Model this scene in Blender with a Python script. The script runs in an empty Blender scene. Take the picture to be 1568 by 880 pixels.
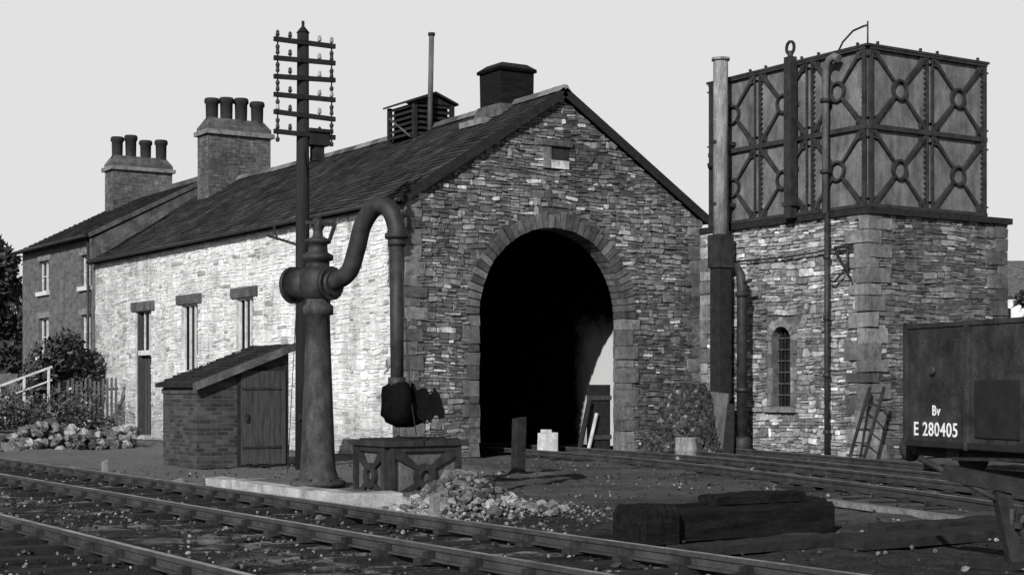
import bpy, math, random
from mathutils import Vector, noise, Matrix
R = random.Random(7)
def rr(a,b): return R.uniform(a,b)
scene = bpy.context.scene

# ------------------------------------------------------------------ materials
def nt_new(name):
    m = bpy.data.materials.new(name); m.use_nodes = True
    nt = m.node_tree; nt.nodes.clear()
    out = nt.nodes.new('ShaderNodeOutputMaterial'); b = nt.nodes.new('ShaderNodeBsdfPrincipled')
    nt.links.new(b.outputs[0], out.inputs[0])
    return m, nt, b
def N(nt, t, **k):
    n = nt.nodes.new(t)
    for a, v in k.items(): setattr(n, a, v)
    return n
def math_(nt, op, a, b=None, clamp=False):
    n = N(nt, 'ShaderNodeMath', operation=op); n.use_clamp = clamp
    for i, x in enumerate((a, b)):
        if x is None: continue
        if isinstance(x, (int, float)): n.inputs[i].default_value = x
        else: nt.links.new(x, n.inputs[i])
    return n.outputs[0]
def noise_(nt, vec, scale, detail=4, rough=0.6):
    n = N(nt, 'ShaderNodeTexNoise'); n.inputs['Scale'].default_value = scale
    n.inputs['Detail'].default_value = detail; n.inputs['Roughness'].default_value = rough
    nt.links.new(vec, n.inputs['Vector']); return n.outputs['Fac']
def maprange(nt, x, a, b, c, d):
    n = N(nt, 'ShaderNodeMapRange'); n.inputs[1].default_value = a; n.inputs[2].default_value = b
    n.inputs[3].default_value = c; n.inputs[4].default_value = d
    nt.links.new(x, n.inputs[0]); return n.outputs[0]
def finish(nt, b, col, rough=0.9, bumpsrc=None, bstr=0.4, bdist=0.02, metal=0, spec=0.2):
    if isinstance(col, (int, float)):
        b.inputs['Base Color'].default_value = (col, col, col, 1)
    else: nt.links.new(col, b.inputs['Base Color'])
    b.inputs['Roughness'].default_value = rough; b.inputs['Metallic'].default_value = metal
    b.inputs['Specular IOR Level'].default_value = spec
    if bumpsrc is not None:
        bp = N(nt, 'ShaderNodeBump'); bp.inputs['Strength'].default_value = bstr
        bp.inputs['Distance'].default_value = bdist
        nt.links.new(bumpsrc, bp.inputs['Height']); nt.links.new(bp.outputs[0], b.inputs['Normal'])
def geo(nt): return N(nt, 'ShaderNodeNewGeometry').outputs['Position']
def streaks(nt, p, c, amt, sc=(3.2,3.2,.28)):
    mp = N(nt, 'ShaderNodeMapping'); mp.inputs['Scale'].default_value = sc; nt.links.new(p, mp.inputs[0])
    n = noise_(nt, mp.outputs[0], 1.0, 5, .65)
    return math_(nt, 'MULTIPLY', c, maprange(nt, n, .36, .66, 1-amt, 1.08))
def mat_val(name, lo=0.65, hi=1.3, sc=7, fine=40, rough=0.9, bstr=0.5, bdist=0.02, spec=0.2, big=None, streak=0):
    m, nt, b = nt_new(name); p = geo(nt)
    at = N(nt, 'ShaderNodeAttribute'); at.attribute_name = 'val'
    n1 = noise_(nt, p, sc, 5, .7); n2 = noise_(nt, p, fine, 3, .7)
    f = maprange(nt, n1, .3, .7, lo, hi); f2 = maprange(nt, n2, .3, .7, .75, 1.25)
    c = math_(nt, 'MULTIPLY', math_(nt, 'MULTIPLY', at.outputs['Fac'], f), f2)
    if big:
        n3 = noise_(nt, p, big[0], 6, .68); c = math_(nt, 'MULTIPLY', c, maprange(nt, n3, big[1], big[2], big[3], 1.08))
    if streak: c = streaks(nt, p, c, streak)
    finish(nt, b, c, rough, n2, bstr, bdist, 0, spec); return m
def mat_plain(name, v, var=0.3, sc=6, fine=50, rough=0.85, bstr=0.3, bdist=0.01, metal=0, spec=0.25, stretch=None, streak=0):
    m, nt, b = nt_new(name); p0 = p = geo(nt)
    if stretch:
        mp = N(nt, 'ShaderNodeMapping'); mp.inputs['Scale'].default_value = stretch
        nt.links.new(p, mp.inputs[0]); p = mp.outputs[0]
    n1 = noise_(nt, p, sc, 5, .65); n2 = noise_(nt, p, fine, 3, .7)
    f = maprange(nt, n1, .3, .7, v*(1-var), v*(1+var)); f2 = maprange(nt, n2, .3, .7, 1-var*.6, 1+var*.6)
    c = math_(nt, 'MULTIPLY', f, f2)
    if streak: c = streaks(nt, p0, c, streak, (3.5,3.5,.9))
    finish(nt, b, c, rough, n2, bstr, bdist, metal, spec); return m
def mat_brick(name, v, mortar, bw=.225, bh=.075, var=.5):
    m, nt, b = nt_new(name); p = geo(nt)
    s = N(nt, 'ShaderNodeSeparateXYZ'); nt.links.new(p, s.inputs[0])
    c = N(nt, 'ShaderNodeCombineXYZ'); nt.links.new(math_(nt, 'ADD', s.outputs[0], s.outputs[1]), c.inputs[0]); nt.links.new(s.outputs[2], c.inputs[1])
    br = N(nt, 'ShaderNodeTexBrick'); nt.links.new(c.outputs[0], br.inputs['Vector'])
    br.inputs['Scale'].default_value = 1; br.inputs['Brick Width'].default_value = bw; br.inputs['Row Height'].default_value = bh
    br.inputs['Mortar Size'].default_value = .007; br.inputs['Mortar Smooth'].default_value = .3
    br.inputs['Color1'].default_value = (v*(1-var),)*3+(1,); br.inputs['Color2'].default_value = (v*(1+var),)*3+(1,)
    br.inputs['Mortar'].default_value = (mortar,)*3+(1,)
    n1 = noise_(nt, p, 3, 5, .7); f = maprange(nt, n1, .3, .7, .65, 1.3)
    bw_ = N(nt, 'ShaderNodeRGBToBW'); nt.links.new(br.outputs['Color'], bw_.inputs[0])
    col = math_(nt, 'MULTIPLY', bw_.outputs[0], f)
    h = math_(nt, 'SUBTRACT', noise_(nt, p, 60, 3, .7), br.outputs['Fac'])
    finish(nt, b, col, .9, h, .6, .008); return m

M = {}
M['stone'] = mat_val('rubble_stone', .55, 1.45, 9, 45, bstr=.9, big=(.7,.36,.56,.6), streak=.35)
M['white'] = mat_val('limewashed_stone', .78, 1.12, 5.0, 30, bstr=.45, big=(1.1,.32,.48,.6), streak=.2)
M['mortar'] = mat_plain('lime_mortar', .06, .5, 5, 50)
M['mortarw'] = mat_plain('limewash_mortar', .48, .4, 2.0, 30)
M['mortart'] = mat_plain('tower_mortar', .09, .5, 5, 50)
M['inner'] = mat_plain('inner_limewash', .6, .2, 3, 30)
M['inner_shade'] = mat_plain('wall_painted_shade', .006, .4, 3, 30, spec=0)  # near-black inner surfaces: the shed's interior shade put into the colour
def limewash_painted_shade():
    m, nt, b = nt_new('limewash_painted_shade'); p = geo(nt); s = N(nt,'ShaderNodeSeparateXYZ'); nt.links.new(p, s.inputs[0])
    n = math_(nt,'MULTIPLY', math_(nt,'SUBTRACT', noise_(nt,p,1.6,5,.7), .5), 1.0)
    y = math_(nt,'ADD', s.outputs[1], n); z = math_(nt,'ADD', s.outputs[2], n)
    msk = math_(nt,'MULTIPLY', maprange(nt,y,3.5,4.3,1,0), maprange(nt,z,2.6,3.3,1,0))  # limewash stays pale where sun lands; shade around it painted dark
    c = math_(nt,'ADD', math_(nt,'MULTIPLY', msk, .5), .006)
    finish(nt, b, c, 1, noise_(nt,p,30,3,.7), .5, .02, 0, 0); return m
M['inner2'] = limewash_painted_shade()
M['slate'] = mat_val('roof_slate', .45, 1.8, .9, 30, rough=.8, bstr=.4, spec=.15)
M['dark'] = mat_plain('dark_timber', .02, .4, 8, 50, spec=.1)
M['iron'] = mat_plain('cast_iron_paint', .026, .6, 5, 60, rough=.6, spec=.3, streak=.3)
M['ironc'] = mat_plain('column_iron', .045, .6, 9, 60, rough=.7, spec=.25, stretch=(1,1,.5), streak=.4)
M['ironl'] = mat_plain('weathered_iron', .09, .55, 5, 50, rough=.75, stretch=(1,1,.3))
M['tank'] = mat_plain('tank_plate', .13, .45, 4, 60, rough=.85, stretch=(1,1,.6), streak=.35)
M['tankrib'] = mat_plain('tank_rib', .03, .5, 4, 40, rough=.8, spec=.15)
M['pole'] = mat_plain('creosoted_pole', .014, .5, 6, 40, stretch=(1,1,.1))
M['brick'] = mat_brick('hut_brick', .045, .07)
M['hbrick'] = mat_brick('house_brick', .10, .125, .3, .12, .25)
M['frame'] = mat_plain('white_joinery', .5, .3, 6, 40)
M['glass'] = mat_plain('window_glass', .008, .2, 2, 5, rough=.3, bstr=0, spec=.25)
M['wood'] = mat_plain('door_boards', .045, .5, 5, 40, stretch=(6,6,.6))
M['pipew'] = mat_plain('pale_pipe_paint', .28, .5, 5, 40, stretch=(1,1,.2), streak=.4)
M['potm'] = mat_plain('chimney_pot', .018, .4, 6, 40)
M['render'] = mat_plain('chimney_render', .09, .6, 3, 30, bstr=.7, bdist=.03, streak=.35)
M['cap'] = mat_plain('stone_cap', .16, .5, 5, 30)
M['rail'] = mat_plain('rail_steel', .04, .5, 3, 40, rough=.7)
M['railtop'] = mat_plain('rail_head', .27, .6, 2, 40, rough=.5, metal=.2)
M['sleeper'] = mat_plain('sleeper_timber', .016, .6, 6, 50, bstr=.8)
M['baulk'] = mat_plain('tarred_timber', .011, .7, 5, 40, bstr=1, bdist=.02, stretch=(.4,3,3), spec=.1)
M['wagon'] = mat_plain('wagon_paint', .034, .65, 2.5, 40, rough=.7, streak=.4)
M['wagonp'] = mat_plain('wagon_black', .014, .4, 3, 40)
M['text'] = mat_plain('white_lettering', .75, .3, 20, 60)
M['gravel'] = mat_val('gravel_stone', .6, 1.4, 12, 60, bstr=.8)
M['leaf'] = mat_val('foliage', .6, 1.4, 2, 20)
M['bark'] = mat_plain('bark', .05, .4)
M['path'] = mat_plain('trodden_path', .10, .5, 1.6, 45, bstr=.8, bdist=.02)
M['slab'] = mat_plain('platform_stone', .34, .5, 3, 40, bstr=.7)
M['bagm'] = mat_plain('leather_bag', .006, .4, 6, 30, rough=1, spec=0)

def ground_mat():
    m, nt, b = nt_new('cinder_ground'); p = geo(nt)
    n1 = noise_(nt, p, .35, 5, .65); n2 = noise_(nt, p, 3, 5, .7); n3 = noise_(nt, p, 28, 4, .75); n4 = noise_(nt, p, 90, 3, .8)
    base = maprange(nt, n1, .3, .7, .018, .06)
    base = math_(nt, 'MULTIPLY', base, maprange(nt, n2, .3, .7, .45, 1.7))
    base = math_(nt, 'MULTIPLY', base, maprange(nt, n3, .3, .7, .35, 1.9))
    base = math_(nt, 'MULTIPLY', base, maprange(nt, n4, .3, .7, .4, 1.7))
    v = N(nt, 'ShaderNodeTexVoronoi'); v.inputs['Scale'].default_value = 26; nt.links.new(p, v.inputs['Vector'])
    sp = N(nt, 'ShaderNodeRGBToBW'); nt.links.new(v.outputs['Color'], sp.inputs[0])
    speck = math_(nt, 'MULTIPLY', math_(nt, 'GREATER_THAN', sp.outputs[0], .78), math_(nt, 'LESS_THAN', v.outputs['Distance'], .28))
    speck = math_(nt, 'MULTIPLY', speck, maprange(nt, noise_(nt, p, .9, 4, .7), .42, .6, 0, 1))
    base = math_(nt, 'ADD', base, math_(nt, 'MULTIPLY', speck, .13))
    s = N(nt, 'ShaderNodeSeparateXYZ'); nt.links.new(p, s.inputs[0])
    wob = math_(nt, 'MULTIPLY', math_(nt, 'SUBTRACT', noise_(nt, p, .8, 4, .7), .5), 3.0)
    x = math_(nt, 'ADD', s.outputs[0], wob)
    y = math_(nt, 'ADD', s.outputs[1], wob)
    m1 = math_(nt, 'MULTIPLY', maprange(nt, x, -7.4, -6.8, 0, 1), maprange(nt, x, -1.0, 0.5, 1, 0))
    m1 = math_(nt, 'MULTIPLY', m1, maprange(nt, y, -8, -6, 0, 1.1))
    m2 = math_(nt, 'MULTIPLY', maprange(nt, x, -11.2, -10, 0, 1), maprange(nt, x, -7.9, -7.2, 1, 0))
    m2 = math_(nt, 'MULTIPLY', m2, maprange(nt, noise_(nt, p, 1.5, 5, .75), .48, .6, 0, 2.2))
    m3 = math_(nt, 'MULTIPLY', maprange(nt, y, -19.5, -15, 0, .55), maprange(nt, x, -6.0, -4.5, 0, 1))
    m3 = math_(nt, 'MULTIPLY', m3, maprange(nt, noise_(nt, p, .6, 5, .7), .35, .6, .4, 1.2))
    mm = math_(nt, 'MAXIMUM', math_(nt, 'MAXIMUM', m1, m2), m3)
    base = math_(nt, 'ADD', base, math_(nt, 'MULTIPLY', mm, math_(nt, 'MULTIPLY', n3, .24)))
    h = math_(nt, 'ADD', math_(nt, 'ADD', n3, math_(nt, 'MULTIPLY', n2, 1.5)), math_(nt,'MULTIPLY',n4,.5))
    finish(nt, b, base, 1, h, 1, .05, 0, .05); return m
M['ground'] = ground_mat()

# ------------------------------------------------------------------ mesh builder
class MB:
    def __init__(s): s.v=[]; s.f=[]; s.m=[]; s.val=[]; s.mats=[]; s.smooth=[]
    def mi(s, k):
        if k not in s.mats: s.mats.append(k)
        return s.mats.index(k)
    def face(s, idx, k, val=.2, sm=False):
        s.f.append(idx); s.m.append(s.mi(k)); s.val.append(val); s.smooth.append(sm)
    def poly(s, pts, k, val=.2):
        n = len(s.v); s.v += [tuple(p) for p in pts]; s.face(list(range(n, n+len(pts))), k, val)
    def hexa(s, p, k, val=.2):
        n = len(s.v); s.v += [tuple(q) for q in p]
        for q in ((0,3,2,1),(4,5,6,7),(0,1,5,4),(1,2,6,5),(2,3,7,6),(3,0,4,7)):
            s.face([n+i for i in q], k, val)
    def box(s, x0,x1,y0,y1,z0,z1, k, val=.2, j=0):
        p=[(x0,y0,z0),(x1,y0,z0),(x1,y1,z0),(x0,y1,z0),(x0,y0,z1),(x1,y0,z1),(x1,y1,z1),(x0,y1,z1)]
        if j: p=[(a+rr(-j,j),b+rr(-j,j),c+rr(-j,j)) for a,b,c in p]
        s.hexa(p, k, val)
    def beam(s, p0, p1, w, h, k, val=.2, up=(0,0,1)):
        p0=Vector(p0); p1=Vector(p1); d=(p1-p0).normalized(); u=Vector(up)
        if abs(d.dot(u))>.98: u=Vector((0,1,0))
        r=d.cross(u).normalized()*w/2; q=r.cross(d).normalized()*h/2
        s.hexa([p0-r-q,p0+r-q,p1+r-q,p1-r-q,p0-r+q,p0+r+q,p1+r+q,p1-r+q], k, val)
    def lathe(s, prof, c, k, seg=20, axis='z', sm=True, val=.2):
        n=len(s.v); cx,cy,cz=c
        for r,z in prof:
            for i in range(seg):
                a=2*math.pi*i/seg; A,B=r*math.cos(a),r*math.sin(a)
                if axis=='z': s.v.append((cx+A,cy+B,cz+z))
                elif axis=='x': s.v.append((cx+z,cy+A,cz+B))
                else: s.v.append((cx+A,cy+z,cz+B))
        for j in range(len(prof)-1):
            for i in range(seg):
                i2=(i+1)%seg; s.face([n+j*seg+i,n+j*seg+i2,n+(j+1)*seg+i2,n+(j+1)*seg+i],k,val,sm)
        s.face([n+i for i in range(seg)][::-1],k,val); s.face([n+(len(prof)-1)*seg+i for i in range(seg)],k,val)
    def tube(s, pts, rad, k, seg=10, val=.2, sm=True):
        pts=[Vector(p) for p in pts]; n=len(s.v)
        if isinstance(rad,(int,float)): rad=[rad]*len(pts)
        ref=None
        for i,p in enumerate(pts):
            d=((pts[min(i+1,len(pts)-1)]-pts[max(i-1,0)])).normalized()
            if ref is None:
                ref = d.orthogonal().normalized()
            ref=(ref-d*ref.dot(d)).normalized(); q=d.cross(ref)
            for a in range(seg):
                t=2*math.pi*a/seg; s.v.append(tuple(p+(ref*math.cos(t)+q*math.sin(t))*rad[i]))
        for j in range(len(pts)-1):
            for i in range(seg):
                i2=(i+1)%seg; s.face([n+j*seg+i,n+j*seg+i2,n+(j+1)*seg+i2,n+(j+1)*seg+i],k,val,sm)
        s.face([n+i for i in range(seg)][::-1],k,val); s.face([n+(len(pts)-1)*seg+i for i in range(seg)],k,val)
    def rock(s, c, r, k, val, flat=.7):
        n=len(s.v); c=Vector(c)
        rot=Matrix.Rotation(rr(0,6.28),3,'Z')@Matrix.Rotation(rr(-.5,.5),3,'X')@Matrix.Rotation(rr(-.5,.5),3,'Y')
        S=Vector((r*rr(.75,1.35),r*rr(.65,1.05),r*flat*rr(.7,1.2)))
        def add(x,y,z):
            q=rot@Vector((x*S.x,y*S.y,z*S.z)); s.v.append(tuple(c+q))
        for lvl,(zz,q) in enumerate(((.85,.5),(.1,1.0),(-.8,.65))):
            for i in range(6):
                a=lvl*.5+i*1.0472+rr(-.3,.3); q2=q*rr(.78,1.18); add(q2*math.cos(a),q2*math.sin(a),zz+rr(-.18,.15))
        s.face([n+i for i in range(6)],k,val*rr(.9,1.1))
        for l in (0,6):
            for i in range(6):
                i2=(i+1)%6; s.face([n+l+i,n+l+6+i,n+l+6+i2,n+l+i2],k,val*rr(.8,1.15))
        s.face([n+17-i for i in range(6)],k,val)
    def leaves(s, c, rad, n, size, lo, hi, k='leaf'):
        for _ in range(n):
            d=Vector((R.gauss(0,1),R.gauss(0,1),R.gauss(0,1))).normalized()
            q=rr(.35,1)**.5
            p=Vector(c)+Vector((d.x*rad[0],d.y*rad[1],d.z*rad[2]))*q
            a=Vector((R.gauss(0,1),R.gauss(0,1),R.gauss(0,1))).normalized(); b=a.orthogonal().normalized()
            sz=size*rr(.6,1.5); v=lo+(hi-lo)*R.random()**2
            s.poly([p-a*sz,p+b*sz*.5,p+a*sz,p-b*sz*.5],k,v)
    def build(s, name, parent=None, loc=None, rotz=0):
        me=bpy.data.meshes.new(name); me.from_pydata(s.v,[],s.f)
        for k in s.mats: me.materials.append(M[k])
        me.polygons.foreach_set('material_index',s.m)
        me.polygons.foreach_set('use_smooth',s.smooth)
        at=me.attributes.new('val','FLOAT','FACE'); at.data.foreach_set('value',s.val)
        me.update()
        o=bpy.data.objects.new(name,me); scene.collection.objects.link(o)
        if parent: o.parent=parent
        if loc: o.location=loc
        o.rotation_euler[2]=rotz
        return o
def empty(name, loc=(0,0,0), rotz=0):
    e=bpy.data.objects.new(name,None); e.location=loc; e.rotation_euler[2]=rotz; scene.collection.objects.link(e); return e

# ------------------------------------------------------------------ masonry
def stone(mb, F, a0,a1,z0,z1,k,val,prot=(.01,.045),gap=.006):
    w=a1-a0; h=z1-z0; jj=min(.026,h*.2)
    A0,A1,Z0,Z1=a0+gap,a1-gap,z0+gap*.7,z1-gap*.7
    cut=min(w,h)*.28
    pts=[]
    for (ca,cz,sa,sz) in ((A0,Z0,1,1),(A1,Z0,-1,1),(A1,Z1,-1,-1),(A0,Z1,1,-1)):
        c1=cut*rr(.1,1.3); c2=cut*rr(.1,1.3)
        p=(ca,cz+sz*c2); q=(ca+sa*c1,cz)
        pts += [p,q] if (sa*sz>0) else [q,p]
    pts=[(a+rr(-jj,jj)*.5,z+rr(-jj,jj)*.75) for a,z in pts]
    cx=(A0+A1)/2; cz=(Z0+Z1)/2; p=rr(*prot); n=len(mb.v)
    ta=rr(-.014,.014); tz=rr(-.012,.012)
    if prot[1]<.03: ta*=.4; tz*=.4
    for a,z in pts: mb.v.append(F(a,z,-.012))
    ins=rr(.07,.18)
    for a,z in pts:
        fa=(a-cx)/max(w/2,.01); fz=(z-cz)/max(h/2,.01)
        mb.v.append(F(a-(a-cx)*ins*min(1,h/w), z-(z-cz)*ins, p+ta*fa+tz*fz+rr(-.003,.003)))
    mb.face([n+8+i for i in range(8)],k,val)
    for i in range(8):
        j=(i+1)%8; mb.face([n+i,n+j,n+8+j,n+8+i],k,val*.78)
def rubble(mb, F0, z0, z1, ivf, hr=(.08,.17), lr=(.14,.5), k='stone', valf=None, prot=(.008,.045), blocked=(), warp=.05):
    def F(a,z,o):
        w=warp*noise.noise(Vector((a*.45,z*.9,2.2)))+warp*.6*noise.noise(Vector((a*1.9,z*1.5,8)))
        e=min(1,(z-z0)/.4,(z1-z)/.4)
        return F0(a,z+w*max(e,0),o)
    z=z0
    while z<z1-.03:
        h=rr(*hr)
        if z1-(z+h)<.06: h=z1-z
        for a0,a1 in ivf(z,z+h):
            segs=[(a0,a1)]
            for (b0,b1,c0,c1) in blocked:
                if z+h>c0+.02 and z<c1-.02:
                    ns=[]
                    for s0,s1 in segs:
                        if b1<=s0 or b0>=s1: ns.append((s0,s1))
                        else:
                            if b0>s0: ns.append((s0,b0))
                            if b1<s1: ns.append((b1,s1))
                    segs=ns
            for s0,s1 in segs:
                a=s0
                while a<s1-.03:
                    l=rr(*lr)*(.6+min(h,.14)*3.2)
                    if R.random()<.25: l*=.5
                    if s1-(a+l)<.1: l=s1-a
                    v=valf((a+l/2),z+h/2)
                    u_=R.random()
                    if h>.15 and u_<.35 and l>.16:
                        q1=z+h*rr(.28,.4); q2=z+h*rr(.6,.72)
                        for (za,zb_) in ((z,q1),(q1,q2),(q2,z+h)):
                            m_=a+l*rr(.3,.7)
                            if l>.26 and R.random()<.6: stone(mb,F,a,m_,za,zb_,k,valf(a,z),prot); stone(mb,F,m_,a+l,za,zb_,k,valf(a,z),prot)
                            else: stone(mb,F,a,a+l,za,zb_,k,valf(a,z),prot)
                    elif h>.085 and u_<(.8 if h>.13 else .45) and l>.12:
                        q=z+h*rr(.35,.65); stone(mb,F,a,a+l,z,q,k,v,prot)
                        m_=a+l*rr(.35,.65)
                        if l>.25: stone(mb,F,a,m_,q,z+h,k,valf(a,z),prot); stone(mb,F,m_,a+l,q,z+h,k,valf(a,z),prot)
                        else: stone(mb,F,a,a+l,q,z+h,k,valf(a,z),prot)
                    else: stone(mb,F,a,a+l,z,z+h,k,v,prot)
                    a+=l
        z+=h
def wall_rects(mb, F, a0,a1,z0,z1, holes, thick, k, kin):
    xs=sorted({a0,a1}|{h[0] for h in holes}|{h[1] for h in holes}); zs=sorted({z0,z1}|{h[2] for h in holes}|{h[3] for h in holes})
    for i in range(len(xs)-1):
        for j in range(len(zs)-1):
            cx=(xs[i]+xs[i+1])/2; cz=(zs[j]+zs[j+1])/2
            if any(h[0]<cx<h[1] and h[2]<cz<h[3] for h in holes): continue
            for o,kk in ((0,k),(-thick,kin)):
                mb.poly([F(xs[i],zs[j],o),F(xs[i+1],zs[j],o),F(xs[i+1],zs[j+1],o),F(xs[i],zs[j+1],o)],kk)
    for h in holes+[(a0,a1,z0,z1)]:
        b0,b1,c0,c1=h[:4]
        for p,q in (((b0,c0),(b1,c0)),((b1,c0),(b1,c1)),((b1,c1),(b0,c1)),((b0,c1),(b0,c0))):
            mb.poly([F(p[0],p[1],0),F(q[0],q[1],0),F(q[0],q[1],-thick),F(p[0],p[1],-thick)],k)
def stoneval(lo=.10,hi=.36,bright=.1,bv=.5):
    def f(a,z):
        if R.random()<bright: return rr(bv*.6,bv*1.1)
        n=noise.noise(Vector((a*.5,z*.5,3.3)))*.5+.5
        return (lo+(hi-lo)*R.random()**1.3)*(.55+.9*n)
    return f

def slates(mb, P, L, y0, y1, row=.2, w=.28, lo=.035, hi=.075):
    s=0; i=0
    while s<L:
        y=y0-(w/2 if i%2 else 0)
        while y<y1:
            a=max(y,y0); b=min(y+w-.008,y1)
            if b-a>.03:
                o1=.035+rr(0,.014); v=rr(lo,hi)*(1.8 if R.random()<.04 else 1)
                t=min(s+row*1.15,L); ds=rr(-.015,.012) if s>0 else 0
                n=len(mb.v)
                mb.v+= [P(s+ds,a,o1),P(s+ds,b,o1+rr(-.004,.004)),P(t,b,.012),P(t,a,.012),P(s+ds,a,0),P(s+ds,b,0)]
                mb.face([n,n+1,n+2,n+3],'slate',v); mb.face([n+4,n+5,n+1,n],'slate',v*.6)
            y+=w
        s+=row; i+=1

# ================================================================== ENGINE SHED
W=7.85; RX=W/2; EZ=5.5; RZ=8.0; LEN=20.0; TH=.42
shed=empty('engine_shed')
AC=3.71; AR=1.95; AS=3.05
FG=lambda a,z,o:(a,-o,z)
FS=lambda a,z,o:(-o,a,z)
g=MB()
outline=[(0,0),(AC-AR-.02,0)]+[(AC-(AR+.02)*math.cos(t),AS+(AR+.02)*math.sin(t)) for t in [math.pi*i/32 for i in range(33)]]+[(AC+AR+.02,0),(W,0),(W,EZ),(RX,RZ),(0,EZ)]
g.poly([FG(a,z,0) for a,z in outline],'mortar'); g.poly([FG(a,z,-TH) for a,z in outline],'inner_shade')
for i in range(len(outline)):
    p=outline[i]; q=outline[(i+1)%len(outline)]
    g.poly([FG(*p,0),FG(*q,0),FG(*q,-TH),FG(*p,-TH)],'mortar')
def gable_iv(z0,z1):
    def edge(z): return 0 if z<=EZ else (z-EZ)/(RZ-EZ)*RX
    e=edge(z1)+(.07 if z1>EZ else 0.0)
    lo,hi=e,W-e
    if z1<AS: r=AR+.24
    else:
        d=max(z0-AS,0); rO=AR+.30
        r=math.sqrt(max(rO*rO-d*d,0))
        if z0<AS: r=rO
    if hi-lo<.1: return []
    if r<.05: return [(lo,hi)]
    return [x for x in ((lo,AC-r),(AC+r,hi)) if x[1]-x[0]>.06]
VW=(3.42,4.12,6.3,6.85)
rubble(g,FG,0,RZ-.1,gable_iv,(.055,.2),(.12,.4),'stone',stoneval(.09,.28,.07,.6),(.002,.05),[VW],.07)
nv=40
for i in range(nv):
    t0=math.pi*i/nv+.006; t1=math.pi*(i+1)/nv-.006
    ro=AR+.33+rr(-.06,.06); o=.05+rr(-.02,.015); v=rr(.05,.13)
    c=lambda r,t,oo:FG(AC-r*math.cos(t),AS+r*math.sin(t),oo)
    g.hexa([c(AR,t0,-TH-.01),c(AR,t1,-TH-.01),c(AR+rr(0,.02),t1,o),c(AR+rr(0,.02),t0,o),c(ro,t0,-.3),c(ro,t1,-.3),c(ro,t1,o),c(ro,t0,o)],'stone',v*1.2)
for sgn in (-1,1):
    z=0;i=0
    while z<AS-.05:
        h=min(rr(.14,.4),AS-z)
        if AS-(z+h)<.12: h=AS-z
        w=(.25,.42)[(i+(sgn>0))%2]+rr(-.07,.07); a0=AC+sgn*AR; a1=AC+sgn*(AR+w); o=.04+rr(0,.02)
        g.box(min(a0,a1),max(a0,a1),-o,TH+.01,z+.006,z+h-.006,'stone',rr(.07,.17) if sgn<0 else rr(.1,.24),.014)
        z+=h;i+=1
z=0;i=0
while z<EZ-.1:
    h=rr(.14,.34); h=min(h,EZ-.05-z)
    w,d=((.42,.24),(.24,.44))[i%2]; w+=rr(-.08,.08); d+=rr(-.08,.08); v=rr(.08,.22)
    g.box(-.05,w,-.05,d,z+.006,z+h-.006,'stone',v,.016)
    g.box(W-w,W+.05,-.05,d,z+.006,z+h-.006,'stone',rr(.08,.24),.016)
    z+=h;i+=1
g.box(VW[0]+.02,VW[1]-.02,-.02,.01,VW[2],VW[3],'stone',.04)
g.box(VW[0]-.05,VW[1]+.05,-.09,.0,VW[3]-.04,VW[3]+.1,'stone',.11)
g.box(VW[0]+.2,VW[1]-.03,-.06,.0,VW[2]+.02,VW[2]+.2,'stone',.65)
g.box(VW[0]+.0,VW[1]-.5,-.05,.0,VW[2]+.02,VW[3]-.05,'stone',.2)
g.build('gable_wall',shed)

s=MB()
DOOR=(15.06,16.36,0,3.7); W1=(11.52,12.72,1.9,3.75); W2=(7.85,8.92,2.15,3.75)
holes=[DOOR,W1,W2]
wall_rects(s,FS,TH,LEN,0,EZ,holes,.6,'mortarw','inner_shade')
def sideval(a,z):
    n=noise.noise(Vector((a*.35,z*.6,1.1)))*.5+.5; n2=noise.noise(Vector((a*1.3,z*2.2,7)))*.5+.5
    w=1.5-.75*n2-.35*n - max(0,(a-9)/11)*.45
    if z<1.6: w-=.34*(1.6-z)
    w=max(0,min(1,w+rr(-.14,.12)))
    if R.random()<.04: w*=.35
    return .14+.58*w
lint=[(DOOR[0]-.3,DOOR[1]+.3,3.7,3.98),(W1[0]-.3,W1[1]+.3,3.75,4.02),(W2[0]-.3,W2[1]+.3,3.75,4.02)]
rubble(s,FS,0,EZ,lambda a,b:[(.3,LEN)],(.08,.22),(.16,.55),'white',sideval,(.001,.024),holes+lint,.08)
for b in lint: s.box(-.06,.0,b[0]+.02,b[1]-.02,b[2]+.01,b[3]-.01,'stone',.10,.006)
for h in (W1,W2): s.box(-.09,.05,h[0]-.12,h[1]+.12,h[2]-.12,h[2]-.003,'stone',.2,.004)
s.build('side_wall',shed)
b=MB()
FR=lambda a,z,o:(W-.6-o,a,z)
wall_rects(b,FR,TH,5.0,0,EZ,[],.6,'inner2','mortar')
wall_rects(b,FR,5.001,LEN,0,EZ,[(7.35,7.52,2.3,3.7)],.6,'inner_shade','mortar')
b.poly([(.6,LEN-.5,0),(W-.6,LEN-.5,0),(W-.6,LEN-.5,EZ),(RX,LEN-.5,RZ),(.6,LEN-.5,EZ)],'inner_shade')
b.box(.6,W-.6,TH,LEN-.5,.04,.05,'inner_shade')
b.build('inner_walls',shed)
j=MB()
for (a0,a1,z0,z1) in (W1,W2):
    j.box(.16,.18,a0,a1,z0,z1,'glass')
    for t in (0,.33,.66,1):
        c=a0+.04+(a1-a0-.08)*t; j.box(.08,.13,c-.028,c+.028,z0,z1,'frame')
    j.box(.085,.125,a0,a1,z1-.05,z1-.002,'frame'); j.box(.085,.125,a0,a1,z0+.002,z0+.05,'frame')
a0,a1,z0,z1=DOOR
j.box(.2,.24,a0,a1,0.02,2.45,'wood'); j.box(.18,.19,a0,a1,2.55,3.7,'glass')
for y in (a0+.05,a1-.05): j.box(.05,.19,y-.05,y+.05,0,3.69,'wood')
j.box(.04,.19,a0+.1,a1-.1,2.42,2.56,'frame')
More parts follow.
